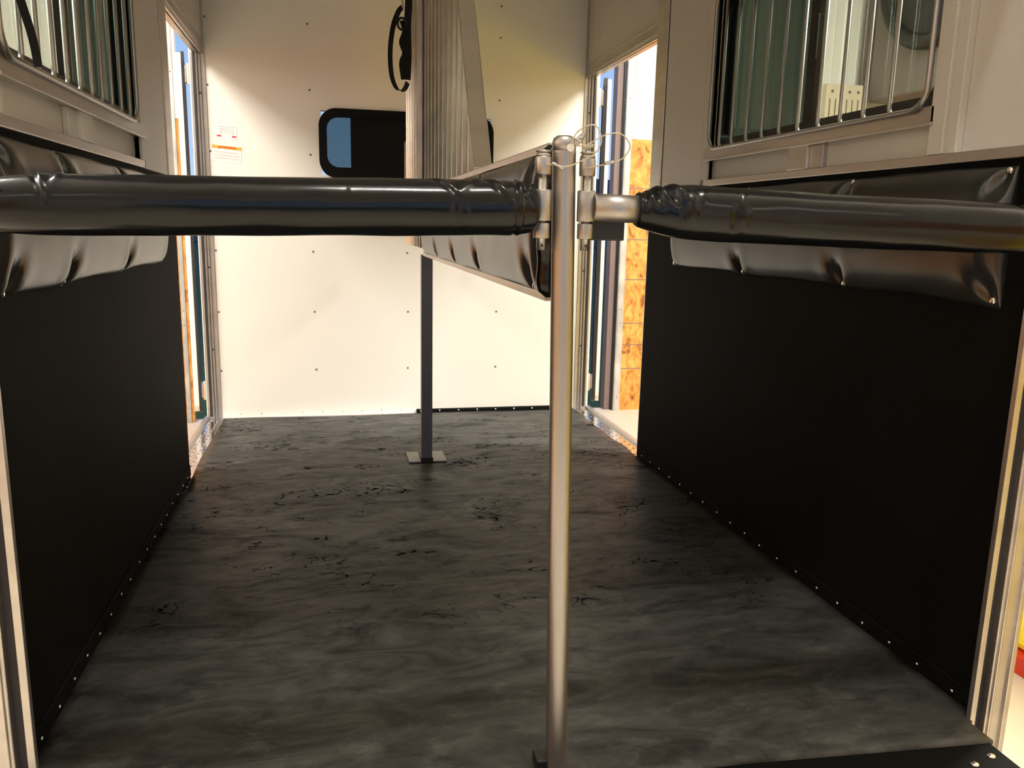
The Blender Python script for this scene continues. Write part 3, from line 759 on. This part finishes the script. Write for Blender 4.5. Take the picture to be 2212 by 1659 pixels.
# ------------------------------------------------------------------ the barn around the trailer
FY = 6.5; OL, OR = -.498, 2.86; BX0, BX1, BY0, RF = -3.1, 5.6, -5.5, 6.0
m = MB(); m.box(BX0-.2, BX1+.2, BY0-.2, FY+.1, G-.1, G); struct(m.build('floor_barn', 'bconcrete'))
def siding(m, u0, u1, z0, z1, fixed, axis, sgn, pitch=.23):
    # ribbed steel sheet in plane axis=fixed, ribs along z, facing sgn
    u = u0
    def P(u, h, z): return (fixed+sgn*h, u, z) if axis == 0 else (u, fixed+sgn*h, z)
    while u < u1-.001:
        e_ = min(u+pitch, u1); prof = [(u, 0), (u+.02, .018), (u+.05, .018), (u+.07, 0), (u+.14, 0), (u+.145, .005), (u+.155, .005), (u+.16, 0), (e_, 0)]
        prof = [(min(a, e_), h) for a, h in prof]
        for (a, ha), (b, hb) in zip(prof, prof[1:]):
            if b-a > 1e-5: m.quad(P(a, ha, z0), P(b, hb, z0), P(b, hb, z1), P(a, ha, z1))
        u = e_
OSBT = 1.687
def barn_wall(name, parts, axis, fixed, sgn, seams=True):
    # parts: list of (u0,u1,zbottom)
    m = MB()
    for u0, u1, zb in parts:
        if zb < OSBT: siding(m, u0, u1, OSBT, RF, fixed, axis, sgn)
        else: siding(m, u0, u1, zb, RF, fixed, axis, sgn)
    o = struct(m.build(name, 'siding'))
    m = MB(); k = MB()
    for u0, u1, zb in parts:
        if zb >= OSBT: continue
        a, b = (fixed, fixed+sgn*.012); a, b = min(a, b), max(a, b)
        if axis == 1:
            m.box(u0, u1, a, b, G, OSBT)
            for z in (1.299, .883, .552, .183, 0, -.206): k.box(u0, u1, fixed+sgn*.012-.0006, fixed+sgn*.012+.0006, z-.004, z+.004)
        else:
            m.box(a, b, u0, u1, G, OSBT)
            for z in (1.299, .883, .552, .183, 0, -.206): k.box(fixed+sgn*.012-.0006, fixed+sgn*.012+.0006, u0, u1, z-.004, z+.004)
    m.build('strand_board', 'osb', o); k.build('printed_line', 'mauve', o)
    # outer backing so no daylight leaks
    m = MB()
    for u0, u1, zb in parts:
        if axis == 1: m.box(u0, u1, min(fixed-sgn*.01, fixed-sgn*.08), max(fixed-sgn*.01, fixed-sgn*.08), max(zb, G), RF)
        else: m.box(min(fixed-sgn*.01, fixed-sgn*.08), max(fixed-sgn*.01, fixed-sgn*.08), u0, u1, max(zb, G), RF)
    m.build('outer_skin', 'siding', o)
    return o
bw = barn_wall('wall_barn_front', [(BX0, OL-.03, G), (OR+.12, BX1, G), (OL-.03, OR+.12, 3.5)], 1, FY, -1)
for (a, b) in ((OL-.029, OL), (2.921, 2.978)):
    m = MB(); m.box(a, b, FY-.03, FY+.0, G, 3.5); m.box(a+.008, b-.008, FY-.034, FY-.03, G, 3.5); o = m.build('channel', 'galv', bw, bevel=.002)
    for z in (-.45, .19, .30, 1.2, 2.0):
        put(M_DARKRIVET, 'screw', ((a+b)/2, FY-.034, z), o, RYM)
m = MB(); m.box(OL, OL+.02, FY-.01, FY+.05, G, OSBT); m.build('jamb', 'osb', bw)
m = MB(); m.box(OL, OL+.02, FY-.01, FY+.05, OSBT, 3.5); m.build('jamb', 'siding', bw)
m = MB(); m.box(2.856, 2.905, FY+.02, FY+.12, G, 3.5); m.build('jamb', 'mauve', bw)
m = MB(); m.box(2.905, 2.921, FY+.0, FY+.1, G, 3.5); m.build('jamb_seal', 'black', bw)
barn_wall('wall_barn_left', [(BY0, FY, G)], 0, BX0, 1)
barn_wall('wall_barn_right', [(BY0, FY, G)], 0, BX1, -1)
barn_wall('wall_barn_rear', [(BX0, -1.2, OSBT), (3.2, BX1, OSBT), (-1.2, 3.2, 3.3)], 1, BY0, 1)
m = MB(); m.box(BX0, -1.2, BY0-.02, BY0, G, OSBT); m.box(3.2, BX1, BY0-.02, BY0, G, OSBT); struct(m.build('wall_barn_rear_base', 'siding'))
m = MB(); m.box(BX0-.2, BX1+.2, BY0-.2, FY+.1, RF, RF+.05); struct(m.build('ceiling_barn', 'siding'))
LN = ['left beyond the left door', 'right beyond the right door', 'centre behind the trailer opening', 'rear left corner', 'rear right corner']
for i, (L, a, b, pw, pu) in enumerate(LAMPS):
    t = thing('strip_light', (L[0], L[1], L[2]+.03), 'white strip lamp under the barn roof, %s' % LN[i], 'lamp', 'barn strip lamps')
    m = MB(); m.box(L[0]-a/2, L[0]+a/2, L[1]-b/2, L[1]+b/2, L[2]+.06, L[2]+.12); m.box(L[0]-.02, L[0]+.02, L[1]-.02, L[1]+.02, L[2]+.12, RF); m.build('housing', 'doorwhite', t)
    m = MB(); m.tube([(L[0]-a/2+.02, L[1], L[2]+.035), (L[0]+a/2-.02, L[1], L[2]+.035)], .022, 12); m.build('tube', 'lampface', t)

# yellow and red machine edge past the right frame
t = thing('yellow_machine', (3.35, 2.55, G), 'yellow machine body on a red base rail standing past the right rear frame', 'machine')
m = MB(); m.box(2.99, 4.0, .1, 3.0, -.50, 1.0); m.build('body', 'yellow', t, bevel=.03)
m = MB(); m.box(2.96, 4.02, .08, 2.95, G, -.50); m.build('base_rail', 'red', t, bevel=.004)
for z in (-.3, -.1, .1): 
    m = MB(); m.box(2.982, 2.992, .5, 2.6, z, z+.02); m.build('vent_slot', 'yellow', t)
t = thing('red_jack_stand', (-.75, 2.6, G), 'red metal foot of equipment on the floor past the left rear frame', 'stand')
m = MB(); m.prism([(-.62, G), (-.34, G), (-.40, -.30), (-.56, -.30)], 2.30, 2.55, 1); m.build('foot', 'red', t, bevel=.01)
m = MB(); m.box(-.52, -.44, 2.38, 2.46, -.30, .5); m.build('stem', 'greytube', t, bevel=.005)

# what shows through the right side window
t = thing('fan_housing', (5.3, 5.6, 2.04), 'grey housing with a round black rim mounted high beyond the right window', 'fan housing')
m = MB(); m.box(5.0, BX1, 4.7, 6.34, 2.045, 3.7); m.build('housing', 'fangrey', t, bevel=.02)
m = MB(); m.tube([(4.98, 5.62+.58*math.cos(a), 2.98+.58*math.sin(a)) for a in [2*PI*k/48 for k in range(48)]], .06, 14, closed=True); m.build('rim', 'black', t)
m = MB(); m.tube([(5.0, 5.62, 2.98), (4.985, 5.62, 2.98)], .54, 40); m.build('dark_disc', 'grating', t)
t = thing('downpipe', (4.98, 6.42, 1.9), 'thin mauve grey pipe running up the barn wall beyond the right window', 'pipe')
m = MB(); m.tube([(4.985, 6.42, 1.2), (4.985, 6.42, RF)], .02, 12); m.build('pipe', 'mauve', t)
t = thing('cream_cabinet', (4.75, 6.3, 1.2), 'cream slatted cabinet on the barn wall beyond the right window', 'cabinet')
m = MB(); m.box(4.59, 4.93, 6.3, 6.48, 1.2, 2.18); m.build('body', 'cream', t, bevel=.008)
for k in range(6):
    m = MB(); m.box(4.62+k*.052, 4.626+k*.052, 6.293, 6.303, 1.25, 2.06); m.build('slat', 'mauve', t)
for k in range(4):
    m = MB(); m.tube([(4.64+k*.08, 6.3, 2.12), (4.64+k*.08, 6.294, 2.12)], .011, 10); m.build('hole', 'mauve', t)
t = thing('looped_strap', (-.0, 1.7, 1.3), 'dark strap end hanging over the left window guard', 'strap')
ribbon([(.062, 1.60, 1.42), (.066, 1.655, 1.34), (.068, 1.69, 1.29), (.066, 1.715, 1.245)], .014, .003, 'webbing', 'webbing', t)

# ------------------------------------------------------------------ outdoors beyond the barn door
m = MB(); m.box(-60, 60, -60, 120, G-.2, G-.04); o = m.build('ground', 'grass'); struct(o)
m = MB(); N_ = 60
prev = None
for k in range(N_+1):
    x = -90+180*k/N_; z = 4.3+1.0*noise.noise(Vector((x*.03, 0, 0)))+.3*noise.noise(Vector((x*.3, 3, 0)))
    cur = ((x, 60, G), (x, 64, z), (x, 90, z))
    if prev:
        m.quad(prev[0], cur[0], cur[1], prev[1]); m.quad(prev[1], cur[1], cur[2], prev[2])
    prev = cur
struct(m.build('hill', 'hill'))
def bare_tree(x, y, h, seed, label):
    t = thing('bare_tree', (x, y, G-.05), label, 'tree', 'bare trees beyond the barn door')
    rr = random.Random(seed); m = MB(); tw = MB()
    m.tube([(x, y, G-.05), (x+.05, y, G+h*.3), (x, y, G+h*.6), (x+.1, y, G+h*.9)], lambda s: .12*(1-.8*s), 8); m.build('trunk', 'bark', t)
    for k in range(70):
        a = rr.uniform(0, 2*PI); z = G+h*rr.uniform(.1, .85); L_ = h*.32*rr.uniform(.5, 1)
        p = Vector((x, y, z)); q = p+Vector((math.cos(a)*L_*.8, math.sin(a)*L_*.8, L_*.5)); tw.tube([p, (p+q)/2+Vector((0, 0, .05)), q], lambda s: .03*(1-.8*s), 5)
        for c_ in range(5):
            s = rr.uniform(.3, .95); b0 = p.lerp(q, s); a2 = a+rr.uniform(-1, 1); b1 = b0+Vector((math.cos(a2)*L_*.35, math.sin(a2)*L_*.35, L_*.25)); tw.tube([b0, b1], lambda s: .012*(1-.6*s), 4)
    tw.build('branches', 'bark', t)
bare_tree(9.6, 22, 3.0, 1, 'bare branching tree seen through the right door gap')
bare_tree(-2.0, 24, 3.2, 2, 'bare branching tree seen through the left door gap')
bare_tree(3.2, 26, 3.1, 4, 'small bare tree seen low in the front window')
